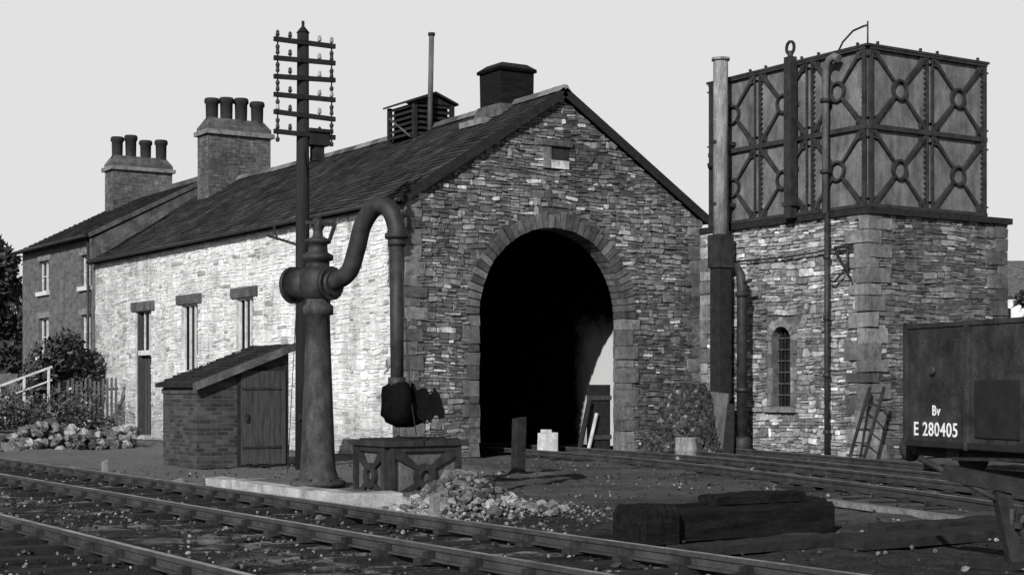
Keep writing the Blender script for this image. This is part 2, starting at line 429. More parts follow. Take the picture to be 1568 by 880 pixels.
for t in (.33,.66): j.box(.1,.15,a0+(a1-a0)*t-.02,a0+(a1-a0)*t+.02,2.56,3.68,'frame')
j.box(-.25,.3,a0-.1,a1+.1,0,.1,'slab')
for y in (a0+.35,a0+.6,a0+.85,a0+1.1): j.box(.19,.198,y-.006,y+.006,.05,2.4,'dark')
j.build('windows_and_door',shed)
r=MB()
ang=math.atan2(RZ-EZ,RX); ca,sa=math.cos(ang),math.sin(ang)
OV=.22; L=(RX+OV)/ca
def sag(y,t): return -.08*math.sin(max(0,min(1,y/LEN))*math.pi)*(t/L) + .035*noise.noise(Vector((y*.4,t*.4,4)))
def PL(t,y,o): return (-OV+t*ca-o*sa, y, EZ+.06-OV*math.tan(ang)+t*sa+o*ca+sag(y,t))
def PR(t,y,o): return (W+OV-t*ca+o*sa, y, EZ+.06-OV*math.tan(ang)+t*sa+o*ca+sag(y,t))
for P in (PL,PR):
    r.hexa([P(0,-.1,-.13),P(L,-.1,-.13),P(L,LEN,-.13),P(0,LEN,-.13),P(0,-.1,-.09),P(L,-.1,-.09),P(L,LEN,-.09),P(0,LEN,-.09)],'inner_shade')
    slates(r,P,L,-.12,LEN,.2,.3,.018,.048)
    r.hexa([P(0,-.16,-.14),P(L,-.16,-.14),P(L,-.121,-.14),P(0,-.121,-.14),P(0,-.16,.06),P(L,-.16,.06),P(L,-.121,.06),P(0,-.121,.06)],'dark')
y=-.16
while y<LEN:
    q=sag(y,L)
    r.hexa([(RX-.17,y,RZ+.02+q),(RX+.17,y,RZ+.02+q),(RX+.17,y+.44,RZ+.02+q),(RX-.17,y+.44,RZ+.02+q),(RX-.05,y,RZ+.17+q),(RX+.05,y,RZ+.17+q),(RX+.05,y+.44,RZ+.17+q+rr(-.03,.01)),(RX-.05,y+.44,RZ+.17+q)],'slate',rr(.05,.16)); y+=.45
r.tube([(-OV-.05,-.15,EZ-.12),(-OV-.05,LEN,EZ-.12)],.05,'iron',8)
r.build('roof',shed)
v=MB()
x0,x1,y0,y1=3.38,4.46,5.67,6.97
for x,y in ((x0,y0),(x1,y0),(x0,y1),(x1,y1)): v.box(x-.05,x+.05,y-.05,y+.05,7.5,8.62,'dark')
v.box(x0+.08,x1-.08,y0+.08,y1-.08,7.5,8.6,'bagm')
for i in range(6):
    z=7.8+i*.14
    v.hexa([(x0-.04,y0+.05,z),(x0+.06,y0+.05,z+.09),(x0+.06,y1-.05,z+.09),(x0-.04,y1-.05,z),(x0-.04,y0+.05,z+.02),(x0+.06,y0+.05,z+.11),(x0+.06,y1-.05,z+.11),(x0-.04,y1-.05,z+.02)],'dark')
    v.hexa([(x0+.05,y0-.04,z),(x1-.05,y0-.04,z),(x1-.05,y0+.06,z+.09),(x0+.05,y0+.06,z+.09),(x0+.05,y0-.04,z+.02),(x1-.05,y0-.04,z+.02),(x1-.05,y0+.06,z+.11),(x0+.05,y0+.06,z+.11)],'dark')
v.beam((x0-.06,y0+.1,7.75),(x0-.06,y1-.1,8.35),.03,.03,'ironl')
xm=(x0+x1)/2
for sx,xe in ((-1,x0-.12),(1,x1+.12)):
    v.hexa([(xe,y0-.14,8.6),(xm,y0-.14,8.84),(xm,y1+.14,8.84),(xe,y1+.14,8.6),(xe,y0-.14,8.65),(xm,y0-.14,8.9),(xm,y1+.14,8.9),(xe,y1+.14,8.65)],'dark')
v.poly([(x0,y0-.02,8.6),(x1,y0-.02,8.6),(xm,y0-.02,8.86)],'dark')
v.tube([(3.72,5.5,7.9),(3.77,5.5,10.3)],[.065,.065],'ironl',10); v.lathe([(.09,0),(.09,.07)],(3.77,5.5,10.27),'iron',10)
v.build('ridge_louvre',shed)
v=MB()
cx,cy=3.95,2.3
def fr(z0,w0,z1,w1,k):
    v.hexa([(cx-w0,cy-w0,z0),(cx+w0,cy-w0,z0),(cx+w0,cy+w0,z0),(cx-w0,cy+w0,z0),(cx-w1,cy-w1,z1),(cx+w1,cy-w1,z1),(cx+w1,cy+w1,z1),(cx-w1,cy+w1,z1)],k)
fr(7.6,.60,8.02,.5,'render'); fr(8.0,.45,8.80,.46,'baulk'); fr(8.80,.51,8.87,.51,'bagm'); fr(8.87,.51,9.0,.34,'dark')
v.box(cx-1.0,cx-.55,cy-.5,cy+.5,7.5,7.64,'cap')
v.build('smoke_hood',shed)
v=MB()
v.box(AC+1.3,AC+1.92,.5,.56,0,1.55,'dark'); v.box(AC+1.28,AC+1.93,.46,.499,.3,.4,'wood'); v.box(AC+1.28,AC+1.93,.46,.499,1.2,1.3,'wood')
v.beam((AC+1.25,.42,.1),(AC+1.5,.45,.9),.07,.04,'frame'); v.beam((AC+.95,.35,.1),(AC+1.3,.45,1.2),.12,.04,'dark')
v.build('shed_door_leaf',shed)

def chimney(cx,cy,w,d,z0,zc,zp,npots,parent,name):
    c=MB(); hw,hd=w/2,d/2
    c.box(cx-hw,cx+hw,cy-hd,cy+hd,z0,zc-.35,'render')
    F1=lambda a,z,o:(a,cy-hd-o,z); F2=lambda a,z,o:(cx-hw-o,a,z)
    rubble(c,F1,z0,zc-.35,lambda a,b:[(cx-hw,cx+hw)],(.12,.24),(.2,.5),'stone',lambda a,z:rr(.10,.17),(.001,.012),(),.02)
    rubble(c,F2,z0,zc-.35,lambda a,b:[(cy-hd,cy+hd)],(.12,.24),(.2,.45),'stone',lambda a,z:rr(.10,.17),(.001,.012),(),.02)
    c.box(cx-hw-.1,cx+hw+.1,cy-hd-.1,cy+hd+.1,zc-.36,zc-.22,'cap',.2,.012)
    c.box(cx-hw-.02,cx+hw+.02,cy-hd-.02,cy+hd+.02,zc-.22,zc-.1,'render')
    p=[(cx-hw-.02,cy-hd-.02,zc-.1),(cx+hw+.02,cy-hd-.02,zc-.1),(cx+hw+.02,cy+hd+.02,zc-.1),(cx-hw-.02,cy+hd+.02,zc-.1)]
    q=[(cx-hw+.15,cy-.2,zc+.2),(cx+hw-.15,cy-.2,zc+.2),(cx+hw-.15,cy+.2,zc+.2),(cx-hw+.15,cy+.2,zc+.2)]
    c.hexa(p+q,'render')
    for i in range(npots):
        x=cx-hw+.3+(w-.6)*i/(npots-1)
        h=zp-zc+rr(-.1,.05)
        c.lathe([(.22,0),(.22,h*.15),(.19,h*.22),(.2,h*.78),(.24,h*.82),(.24,h*.94),(.21,h)],(x+rr(-.04,.04),cy+rr(-.05,.05),zc+.02),'potm',14)
    c.build(name,parent)
chimney(RX,18.3,2.1,.9,7.0,9.75,10.62,4,shed,'chimney_stack')

# ================================================================== STATION HOUSE
house=empty('station_house')
h=MB(); Y0,Y1=20.02,28.0; HE=6.3; HR=8.3
hw=[(24.9,26.0,4.75,5.8),(24.9,26.0,2.55,3.85),(20.5,21.45,4.7,5.7),(20.5,21.45,2.7,3.8)]
wall_rects(h,FS,Y0,Y1,0,HE,hw,.4,'hbrick','inner')
h.poly([(0,Y1,0),(W,Y1,0),(W,Y1,HE),(RX,Y1,HR),(0,Y1,HE)],'hbrick')
h.poly([(0,Y0,3),(W,Y0,3),(W,Y0,HE),(RX,Y0,HR),(0,Y0,HE)],'hbrick')
h.box(W-.3,W-.01,Y0+.01,Y1-.01,0,HE-.01,'hbrick')
for a0,a1,z0,z1 in hw:
    h.box(.17,.19,a0,a1,z0,z1,'glass')
    for y in (a0+.03,(a0+a1)/2,a1-.03): h.box(.1,.16,y-.025,y+.025,z0,z1,'frame')
    for z in (z0+.03,(z0+z1)/2,z1-.03): h.box(.11,.15,a0,a1,z-.02,z+.02,'frame')
    h.box(-.1,.05,a0-.12,a1+.12,z0-.14,z0-.003,'frame'); h.box(-.02,.05,a0-.15,a1+.15,z1+.003,z1+.2,'cap')
h.build('walls',house)
h=MB(); hang=math.atan2(HR-HE,RX); hc,hs=math.cos(hang),math.sin(hang); HL=(RX+.25)/hc
def HPL(t,y,o): return (-.25+t*hc-o*hs,y,HE+.05-.25*math.tan(hang)+t*hs+o*hc)
def HPR(t,y,o): return (W+.25-t*hc+o*hs,y,HE+.05-.25*math.tan(hang)+t*hs+o*hc)
for P in (HPL,HPR):
    h.hexa([P(0,Y0-.1,-.06),P(HL,Y0-.1,-.06),P(HL,Y1+.15,-.06),P(0,Y1+.15,-.06),P(0,Y0-.1,.0),P(HL,Y0-.1,.0),P(HL,Y1+.15,.0),P(0,Y1+.15,.0)],'dark')
    slates(h,P,HL,Y0-.1,Y1+.2,.2,.3,.018,.042)
    h.hexa([P(0,Y0-.28,-.05),P(HL,Y0-.28,-.05),P(HL,Y0-.11,-.05),P(0,Y0-.11,-.05),P(0,Y0-.28,.07),P(HL,Y0-.28,.07),P(HL,Y0-.11,.07),P(0,Y0-.11,.07)],'render')
h.box(RX-.15,RX+.15,Y0,Y1+.15,HR,HR+.16,'slate',.08)
h.tube([(-.33,Y0,HE-.08),(-.33,Y1+.2,HE-.08)],.055,'iron',8)
h.tube([(-.12,Y0+.35,0),(-.12,Y0+.35,HE-.1)],.045,'iron',8)
h.build('roof',house)
chimney(RX-.05,26.9,2.2,.9,7.6,9.6,10.5,4,house,'chimney_stack')
h=MB()
h.hexa([(-.2,19.75,5.3),(RX,19.75,7.6),(RX,20.0,7.6),(-.2,20.0,5.3),(-.2,19.75,6.1),(RX,19.75,8.25),(RX,20.0,8.25),(-.2,20.0,6.1)],'render')
h.hexa([(W+.2,19.75,5.3),(RX,19.75,7.6),(RX,20.0,7.6),(W+.2,20.0,5.3),(W+.2,19.75,6.1),(RX,19.75,8.25),(RX,20.0,8.25),(W+.2,20.0,6.1)],'render')
h.hexa([(-.1,18.95,5.62),(1.9,18.95,6.88),(1.9,19.2,6.88),(-.1,19.2,5.62),(-.1,18.95,5.78),(1.9,18.95,7.04),(1.9,19.2,7.04),(-.1,19.2,5.78)],'render')
h.build('party_wall',house)

# ================================================================== WATER TOWER
tower=empty('water_tower'); TX0,TX1,TY0,TY1=7.9,12.1,-5.4,-.02; TZ=5.08
FL=lambda a,z,o:(TX0-o,a,z); FF=lambda a,z,o:(a,TY0-o,z)
t=MB(); TWN=(-3.12,-2.48,1.07,2.83)
wall_rects(t,FL,TY0,TY1,-.05,TZ,[TWN],.5,'mortart','mortar')
t.poly([(TX0,TY0,0),(TX1,TY0,0),(TX1,TY0,TZ),(TX0,TY0,TZ)],'mortar'); t.box(TX0+.6,TX1,TY0+.01,TY1,0,TZ-.01,'mortar')
rubble(t,FL,0,TZ,lambda a,b:[(TY0+.3,TY1)],(.06,.22),(.14,.46),'stone',stoneval(.2,.52,.16,.75),(.002,.05),[(TWN[0]-.16,TWN[1]+.16,TWN[2]-.14,TWN[3]+.16)],.07)  # left face stones and mortar lighter than front: its stronger sunlight put into colour
rubble(t,FF,0,TZ,lambda a,b:[(TX0+.3,TX1-.3)],(.07,.17),(.18,.5),'stone',stoneval(.08,.23,.04,.4),(.003,.04),(),.06)
z=0;i=0
while z<TZ-.05:
    hh=min(rr(.18,.38),TZ-z); w,d=((.56,.28),(.28,.56))[i%2]; w+=rr(-.1,.1); d+=rr(-.1,.1)
    t.box(TX0-.055,TX0+w,TY0-.055,TY0+d,z+.006,z+hh-.006,'stone',rr(.1,.28),.016)
    t.box(TX1-w,TX1+.04,TY0-.05,TY0+.3,z+.006,z+hh-.006,'stone',rr(.07,.16),.014)
    t.box(TX0-.055,TX0+.2,TY1-d,TY1,z+.006,z+hh-.006,'stone',rr(.12,.45),.014)
    z+=hh;i+=1
a0,a1,z0,z1=TWN; ac=(a0+a1)/2; rd=(a1-a0)/2
t.box(TX0+.2,TX0+.22,a0,a1,z0,z1,'glass')
for q in (.2,.4,.6,.8): t.box(TX0+.14,TX0+.17,a0+(a1-a0)*q-.012,a0+(a1-a0)*q+.012,z0,z1,'iron')
for q in range(1,7): t.box(TX0+.145,TX0+.165,a0,a1,z0+(z1-z0)*q/7-.012,z0+(z1-z0)*q/7+.012,'ironl')
zs=z1-rd
for sg in (0,1):
    pts=[(ac+(rd*math.cos(u) if sg else -rd*math.cos(u)),zs+rd*math.sin(u)) for u in [math.pi/2*k/8 for k in range(9)]]
    corner=(a1 if sg else a0, z1)
    for k in range(8):
        t.poly([FL(*corner,.01),FL(*pts[k],.01),FL(*pts[k+1],.01)],'stone',.2)
        t.poly([FL(*pts[k],.01),FL(*pts[k+1],.01),FL(*pts[k+1],-.2),FL(*pts[k],-.2)],'stone',.2)
for k in range(9):
    u0=math.pi*k/9+.02; u1=math.pi*(k+1)/9-.02; c=lambda r_,u,o:FL(ac-r_*math.cos(u),zs+r_*math.sin(u),o); rO=rd+rr(.13,.22)
    t.hexa([c(rd,u0,0),c(rd,u1,0),c(rd,u1,.05),c(rd,u0,.05),c(rO,u0,0),c(rO,u1,0),c(rO,u1,.05),c(rO,u0,.05)],'stone',rr(.15,.35))
for k in range(5):
    zz=z0+(zs-z0)*k/5
    for sg in (0,1):
        ww=(.16,.1)[(k+sg)%2]; aa=(a0-ww,a0) if sg==0 else (a1,a1+ww)
        t.box(TX0-.05,TX0+.01,aa[0],aa[1],zz+.005,zz+(zs-z0)/5-.005,'stone',rr(.15,.35),.006)
t.box(TX0-.12,TX0+.01,a0-.15,a1+.15,z0-.13,z0-.01,'stone',.22)
t.box(TX0-.1,TX1+.12,TY0-.12,TY1+.02,TZ,TZ+.13,'dark')
t.build('stone_base',tower)

k=MB(); X0,X1,YY0,YY1=7.87,11.42,-5.42,-.4; Z0,Z1=TZ+.131,8.55
k.box(X0,X1,YY0,YY1,Z0,Z1-.02,'tank')
def bar(F,p,q,w,o0,o1,kk='tankrib',w2=None):
    w2=w2 or w
    d=Vector((q[0]-p[0],q[1]-p[1])); d.normalize(); n=Vector((-d.y,d.x))
    A=[(p[0]-n.x*w/2,p[1]-n.y*w/2),(p[0]+n.x*w/2,p[1]+n.y*w/2),(q[0]+n.x*w2/2,q[1]+n.y*w2/2),(q[0]-n.x*w2/2,q[1]-n.y*w2/2)]
    k.hexa([F(a,z,o0) for a,z in A]+[F(a,z,o1) for a,z in A],kk)
def panel_face(F,A0,A1,nc):
    pw=(A1-A0)/nc; ph=(Z1-Z0)/2
    for c in range(nc+1):
        a=A0+pw*c
        for off in (-.075,.075):
            aa=min(max(a+off,A0+.03),A1-.03); bar(F,(aa,Z0),(aa,Z1),.035,0,.075)
        if 0<c<nc: bar(F,(a,Z0),(a,Z1),.1,0,.03,'tank')
        n=30
        for i in range(n):
            z=Z0+(Z1-Z0)*(i+.5)/n
            for off in (-.12,.12):
                aa=a+off
                if A0<aa<A1: bar(F,(aa,z-.018),(aa,z+.018),.035,0,.045,'tankrib')
    for rw in range(3):
        z=Z0+ph*rw; z=min(max(z,Z0+.04),Z1-.04)
        bar(F,(A0,z),(A1,z),.1 if rw==1 else .07,0,.085)
    for c in range(nc):
        for rw in range(2):
            ca_=A0+pw*(c+.5); cz=Z0+ph*(rw+.5)
            seg=20
            for i in range(seg):
                u0=2*math.pi*i/seg; u1=2*math.pi*(i+1)/seg
                P=lambda r_,u,o:F(ca_+r_*math.cos(u),cz+r_*math.sin(u),o)
                k.hexa([P(.17,u0,0),P(.17,u1,0),P(.22,u1,0),P(.22,u0,0),P(.17,u0,.075),P(.17,u1,.075),P(.22,u1,.075),P(.22,u0,.075)],'tankrib')
            for sx in (-1,1):
                for sz in (-1,1):
                    P0=Vector((ca_+sx*(pw/2-.1),cz+sz*(ph/2-.05))); d=(P0-Vector((ca_,cz))).normalized(); P3=Vector((ca_,cz))+d*.2
                    bar(F,tuple(P3),tuple(P0),.05,0,.07,'tankrib',.09)
                    for off in (-1,1):
                        pe=Vector((-d.y,d.x))*off; prev=None
                        for q in range(4):
                            u=.6+.4*q/3; pt=P3.lerp(P0,u)+pe*(.22*((u-.6)/.4)**2)
                            if prev is not None: bar(F,tuple(prev),tuple(pt),.035,0,.06)
                            prev=pt
KL=lambda a,z,o:(X0-o,a,z); KF=lambda a,z,o:(a,YY0-o,z)
panel_face(KL,YY0,YY1,3); panel_face(KF,X0,X1,2)
k.box(X0-.1,X1+.05,YY0-.1,YY0+.02,Z1-.02,Z1+.03,'tankrib'); k.box(X0-.1,X0+.02,YY0+.02,YY1+.05,Z1-.02,Z1+.03,'tankrib')
k.box(X1-.04,X1+.05,YY0+.02,YY1+.05,Z1-.02,Z1+.03,'tankrib'); k.box(X0+.02,X1-.04,YY1-.04,YY1+.05,Z1-.02,Z1+.03,'tankrib')
k.lathe([(.07,0),(.07,.12),(.03,.2)],(X0+.9,YY0+1.6,Z1),'iron',10)
k.tube([(X0,-4.55,Z1),(X0,-4.7,Z1+.2),(X0,-5.0,Z1+.38),(X0,-5.3,Z1+.42),(X0,-5.4,Z1+.42)],.022,'iron',6)
k.tube([(X0,YY0,Z1-.05),(X0,YY0,Z1+.5)],.02,'iron',6)
k.build('iron_tank',tower)

p=MB()
p.tube([(7.45,-1.25,4.9),(7.45,-1.25,8.75),(7.45,-1.25,8.95)],[.18,.17,.17],'pipew',14); p.lathe([(.21,0),(.21,.06)],(7.45,-1.25,8.9),'pipew',14)
p.box(7.28,7.62,-1.42,-1.08,1.2,4.2,'dark'); p.box(7.24,7.66,-1.46,-1.04,4.2,4.95,'iron')
p.tube([(7.45,-1.25,0),(7.45,-1.25,1.2)],.12,'iron',12)
for z in (5.6,7.0): p.box(7.27,7.87,-1.3,-1.2,z,z+.08,'iron')
p.tube([(7.45,-1.3,6.55),(7.45,-.9,6.55)],.1,'iron',10)
p.box(7.58,7.76,-3.42,-3.2,Z0-.05,8.65,'iron'); p.box(7.56,7.78,-3.47,-3.15,Z0+.2,Z0+.3,'iron')
for z in (6.2,7.6): p.box(7.7,7.87,-3.38,-3.24,z,z+.08,'iron')
for i in range(16):
    a=2*math.pi*i/16; b2=2*math.pi*(i+1)/16
    p.beam((7.67,-3.31+.12*math.cos(a),8.85+.14*math.sin(a)),(7.67,-3.31+.12*math.cos(b2),8.85+.14*math.sin(b2)),.05,.05,'iron')
p.tube([(7.67,-3.31,8.6),(7.67,-3.31,8.78)],.06,'iron',8)
py=-4.4
p.tube([(7.66,py,Z0-.05),(7.66,py,8.1),(7.66,py-.02,8.25),(7.66,py-.12,8.38),(7.66,py-.27,8.42),(7.66,py-.4,8.36)],[.075,.075,.08,.085,.09,.08],'ironl',12)
for z in (6.0,7.5): p.lathe([(.12,0),(.12,.08)],(7.66,py,z),'iron',12)
p.tube([(7.68,-4.42,0),(7.68,-4.42,5.2)],.055,'iron',10)
for z in (.5,1.7,2.9,4.2): p.lathe([(.08,0),(.08,.09)],(7.68,-4.42,z),'iron',10)
p.tube([(7.78,-1.4,4.35),(7.76,-3,4.33),(7.75,-5.0,4.42)],.02,'iron',6)
p.tube([(7.75,-4.95,4.45),(7.7,-5.0,4.0),(7.72,-4.6,3.7),(7.7,-4.5,3.75)],.025,'iron',6); p.box(7.7,7.78,-5.1,-4.6,4.4,4.46,'iron'); p.beam((7.74,-5.1,3.7),(7.74,-4.6,4.4),.03,.03,'iron')
p.tube([(7.3,-2.15,0),(7.3,-2.15,3.7),(7.3,-2.1,4.0),(7.3,-1.95,4.25)],[.12,.11,.1,.05],'iron',12)
p.lathe([(.2,0),(.2,.35),(.14,.4)],(7.3,-2.15,0),'iron',12); p.lathe([(.16,0),(.16,.07)],(7.3,-2.15,1.4),'iron',12)
p.lathe([(.15,0),(.15,.1)],(7.3,-2.15,3.5),'iron',12); p.tube([(7.3,-2.15,3.8),(7.3,-2.45,3.85)],.04,'iron',8)
p.build('pipework',tower)

# ================================================================== WATER CRANE
wc=empty('water_crane')
c=MB(); CX,CY=-7.15,-10.5; PZ=.22
c.lathe([(.36,0),(.36,.06),(.27,.09),(.23,.22),(.215,.5),(.17,1.7),(.155,2.2),(.2,2.22),(.2,2.32),(.16,2.36),(.17,2.45)],(CX,CY,PZ),'ironc',24)
c.lathe([(.12,2.6),(.21,2.66),(.24,2.78),(.24,2.92),(.2,3.02),(.15,3.05),(.15,3.12),(.2,3.14),(.2,3.2),(.13,3.24),(.12,3.34),(.17,3.36),(.17,3.4),(.07,3.44),(.06,3.52),(.09,3.58),(.07,3.66),(.02,3.7)],(CX,CY,0),'iron',24)
c.beam((CX-.17,CY,3.62),(CX+.2,CY-.1,3.60),.06,.05,'iron'); c.beam((CX+.12,CY-.1,3.4),(CX+.2,CY-.1,3.62),.04,.04,'iron')
for i in range(8):
    a=i*math.pi/4; c.lathe([(.025,0),(.025,.04)],(CX+.31*math.cos(a),CY+.31*math.sin(a),PZ+.06),'iron',6)
AD=Vector((.45,-1.3,0)).normalized()
def ap(a,z): return (CX+AD.x*a,CY+AD.y*a,z)
c.tube([ap(-.1,2.83),ap(-.42,2.83)],[.2,.2],'iron',18); c.tube([ap(-.42,2.83),ap(-.47,2.83)],[.245,.245],'iron',18)
c.tube([ap(.05,2.83),ap(.3,2.83)],[.17,.16],'iron',16); c.tube([ap(.2,2.83),ap(.26,2.83)],[.22,.22],'iron',16)
for i in range(8):
    a=i*math.pi/4; q=Vector(ap(-.5,2.83+.19*math.sin(a)))+Vector((AD.y,-AD.x,0))*.19*math.cos(a); c.beam(q,q+AD*.06,.05,.05,'iron')
ctrl=[(.1,2.84),(.34,2.86),(.56,2.97),(.69,3.25),(.80,3.55),(1.02,3.76),(1.24,3.72),(1.36,3.5),(1.375,3.25)]
def cr(P,n=6):
    out=[]
    Q=[P[0]]+P+[P[-1]]
    for i in range(1,len(Q)-2):
        for s_ in range(n):
            t_=s_/n; a,b_,c_,d_=Q[i-1],Q[i],Q[i+1],Q[i+2]
            out.append(tuple(.5*((2*b_[m])+(-a[m]+c_[m])*t_+(2*a[m]-5*b_[m]+4*c_[m]-d_[m])*t_**2+(-a[m]+3*b_[m]-3*c_[m]+d_[m])*t_**3) for m in range(len(a))))
    out.append(P[-1]); return out
c.tube([ap(a,z) for a,z in cr(ctrl)],.115,'iron',16)
c.tube([ap(1.375,3.4),ap(1.375,3.34)],.15,'iron',16); c.tube([ap(1.375,3.3),ap(1.375,2.2),ap(1.38,1.5)],[.095,.085,.08],'iron',14)
c.tube([ap(1.375,1.62),ap(1.375,1.5)],.11,'iron',14)
c.tube([ap(1.45,3.3),ap(1.5,2.4),ap(1.62,1.3),ap(1.7,.9)],.008,'iron',5)
c.build('column_and_arm',wc)
bg=MB()
prof=[(.09,1.56),(.17,1.5),(.22,1.4),(.24,1.28),(.24,1.15),(.2,1.06),(.1,1.0)]
n0=len(bg.v); bx,by,_=ap(1.42,0); seg=18
for i,(r_,z) in enumerate(prof):
    for q in range(seg):
        a=2*math.pi*q/seg; k1=1+.22*math.sin(3*a+i*.5)+.12*math.sin(5*a+2*i); bg.v.append((bx+.05*i/6+r_*k1*math.cos(a),by+r_*k1*math.sin(a),z))
for i in range(len(prof)-1):
    for q in range(seg):
        q2=(q+1)%seg; bg.face([n0+i*seg+q,n0+i*seg+q2,n0+(i+1)*seg+q2,n0+(i+1)*seg+q],'bagm',.2,True)
bg.face([n0+(len(prof)-1)*seg+q for q in range(seg)],'bagm')
rt=Vector((.84,-.542,0)); pts=[]  # thin dark sheet with ragged edges, to the right of the bag
for i in range(15):
    s_=i/14; o=Vector((bx,by,0))+rt*(.12+.44*s_)
    top=1.53-.13*s_+.04*math.sin(s_*19)+rr(-.025,.025); bot=1.16+.06*math.sin(s_*9+1)-.1*s_+rr(-.03,.03)
    if i>=13: top=1.28-(i-13)*.08; bot=1.12
    pts.append((o,top,bot))
for i in range(14):
    (o,t1,b1),(o2,t2,b2)=pts[i],pts[i+1]; th=Vector((.542,.84,0))*.04
    bg.hexa([o-th+Vector((0,0,b1)),o2-th+Vector((0,0,b2)),o2+th+Vector((0,0,b2)),o+th+Vector((0,0,b1)),o-th+Vector((0,0,t1)),o2-th+Vector((0,0,t2)),o2+th+Vector((0,0,t2)),o+th+Vector((0,0,t1))],'bagm')
bg.build('delivery_bag_and_sheet',wc)

pl=MB()
pl.box(-7.5,-6.3,-12.2,-8.3,0,.2,'path')
y=-12.3
while y<-8.2:
    l=rr(.7,1.1); pl.box(-7.72,-7.45,y,min(y+l,-8.1)-.015,-.02,.235,'slab',.3,.014); y+=l
pl.box(-7.45,-6.95,-12.4,-12.12,-.02,.23,'slab',.3,.01); pl.box(-7.45,-6.9,-8.28,-8.05,-.02,.2,'slab',.3,.01)
pl.build('stone_platform')

tb=MB(); tx0,tx1,ty0,ty1=-6.86,-5.84,-11.86,-11.04
_k=k; k=tb
tb.box(tx0,tx1,ty0,ty1,.02,.76,'ironl')
tb.box(tx0-.09,tx1+.09,ty0-.09,ty1+.09,.765,.83,'iron'); tb.box(tx0+.02,tx1-.02,ty0+.02,ty1-.02,.83,.85,'dark')
TF=lambda a,z,o:(a,ty0-o,z); TL=lambda a,z,o:(tx0-o,a,z)
for F,A,B in ((TF,tx0,tx1),(TL,ty0,ty1)):
    for a in (A+.03,B-.03): bar(F,(a,.0),(a,.765),.07,0,.06,'iron')
    for z in (.05,.73): bar(F,(A,z),(B,z),.07,0,.05,'iron')
    cc=(A+B)/2; cz=.39
    for sx in (-1,1):
        for sz in (-1,1): bar(F,(cc+sx*.09,cz+sz*.09),(cc+sx*(B-A)*.45,cz+sz*.33),.05,0,.045,'iron',.16)
    for i in range(16):
        u0=2*math.pi*i/16; u1=2*math.pi*(i+1)/16; P=lambda r_,u,o:F(cc+r_*math.cos(u),cz+r_*math.sin(u),o)
        tb.hexa([P(.07,u0,0),P(.07,u1,0),P(.16,u1,0),P(.16,u0,0),P(.07,u0,.05),P(.07,u1,.05),P(.16,u1,.05),P(.16,u0,.05)],'iron')
k=_k
tb.build('cast_iron_tub')

# ================================================================== TELEGRAPH POLE
tp=MB(); px,py=-3.38,-2.1
tp.tube([(px,py,-.1),(px,py,4),(px+.01,py,8.1)],[.14,.13,.11],'pole',12); tp.lathe([(.13,0),(.03,.12),(.03,.22)],(px+.01,py,8.08),'pole',8)
zz=[7.88,7.55,7.22,6.87,6.53,6.18]
for i,z in enumerate(zz):
    tilt=rr(-.03,.03)
    tp.beam((px-.62,py-.1,z-tilt),(px+.62,py-.1,z+tilt),.07,.085,'pole')
    for q in (-.55,-.3,.3,.55):
        tp.tube([(px+q,py-.1,z-(.1 if abs(q)>.5 else .02)),(px+q,py-.1,z+.1)],.014,'pole',6)
        tp.lathe([(.032,0),(.042,.03),(.03,.06),(.036,.08),(.015,.11)],(px+q,py-.1,z+.06),'pipew' if R.random()<.4 else 'iron',8)
        if abs(q)>.5: tp.lathe([(.03,0),(.045,.05),(.02,.09)],(px+q,py-.1,z-.18),'iron',8)
tp.box(px+.1,px+.5,py-.15,py+.15,6.0,6.24,'dark'); tp.box(px+.06,px+.54,py-.19,py+.19,6.24,6.3,'dark'); tp.box(px+.2,px+.4,py-.1,py+.1,5.72,6.0,'dark')
tp.beam((px-.72,py,4.28),(px+.05,py,4.1),.04,.04,'iron'); tp.beam((px-.6,py,4.5),(px-.5,py,4.2),.03,.03,'iron')
tp.tube([(px,py-.1,6.0),(px-1.0,py-1.5,0)],.008,'iron',4)
tp.box(px-.16,px+.16,py-.16,py-.14,.9,1.0,'iron')
tp.build('telegraph_pole')

# ================================================================== BRICK HUT
hut=empty('brick_hut'); hb=MB(); a0,a1,b0,b1=-5.17,-3.34,-1.4,.35; zl,zh=1.53,2.22
hb.hexa([(a0,b0,0),(a1,b0,0),(a1,b1,0),(a0,b1,0),(a0,b0,zl),(a1,b0,zh),(a1,b1,zh),(a0,b1,zl)],'brick')
hb.box(a0-.03,a0-.002,b0-.03,b1,zl-.16,zl-.06,'brick')
hb.build('brick_walls',hut)
hb=MB(); sl_=(zh-zl)/(a1-a0); e0=a0-.12; e1=a1+.1
ze=lambda x:zl+(x-a0)*sl_
def rp(x,y,o): return (x,y,ze(x)+o)
hb.hexa([rp(e0,b0-.12,.005),rp(e1,b0-.12,.005),rp(e1,b1+.1,.005),rp(e0,b1+.1,.005),rp(e0,b0-.12,.05),rp(e1,b0-.12,.05),rp(e1,b1+.1,.05),rp(e0,b1+.1,.05)],'dark')
Ls=math.hypot(e1-e0,(e1-e0)*sl_); kx=(e1-e0)/Ls
slates(hb,lambda t_,y,o:(e0+t_*kx,y,ze(e0+t_*kx)+.05+o),Ls,b0-.13,b1+.12,.19,.24,.012,.03)
hb.hexa([rp(e0-.02,b0-.17,-.06),rp(e1,b0-.17,-.06),rp(e1,b0-.135,-.06),rp(e0-.02,b0-.135,-.06),rp(e0-.02,b0-.17,.09),rp(e1,b0-.17,.09),rp(e1,b0-.135,.09),rp(e0-.02,b0-.135,.09)],'render')
hb.build('roof',hut)
hb=MB(); d0,d1=-4.33,-3.42
hb.box(d0-.06,d1+.06,b0-.03,b0-.002,0,1.88,'dark')
x=d0
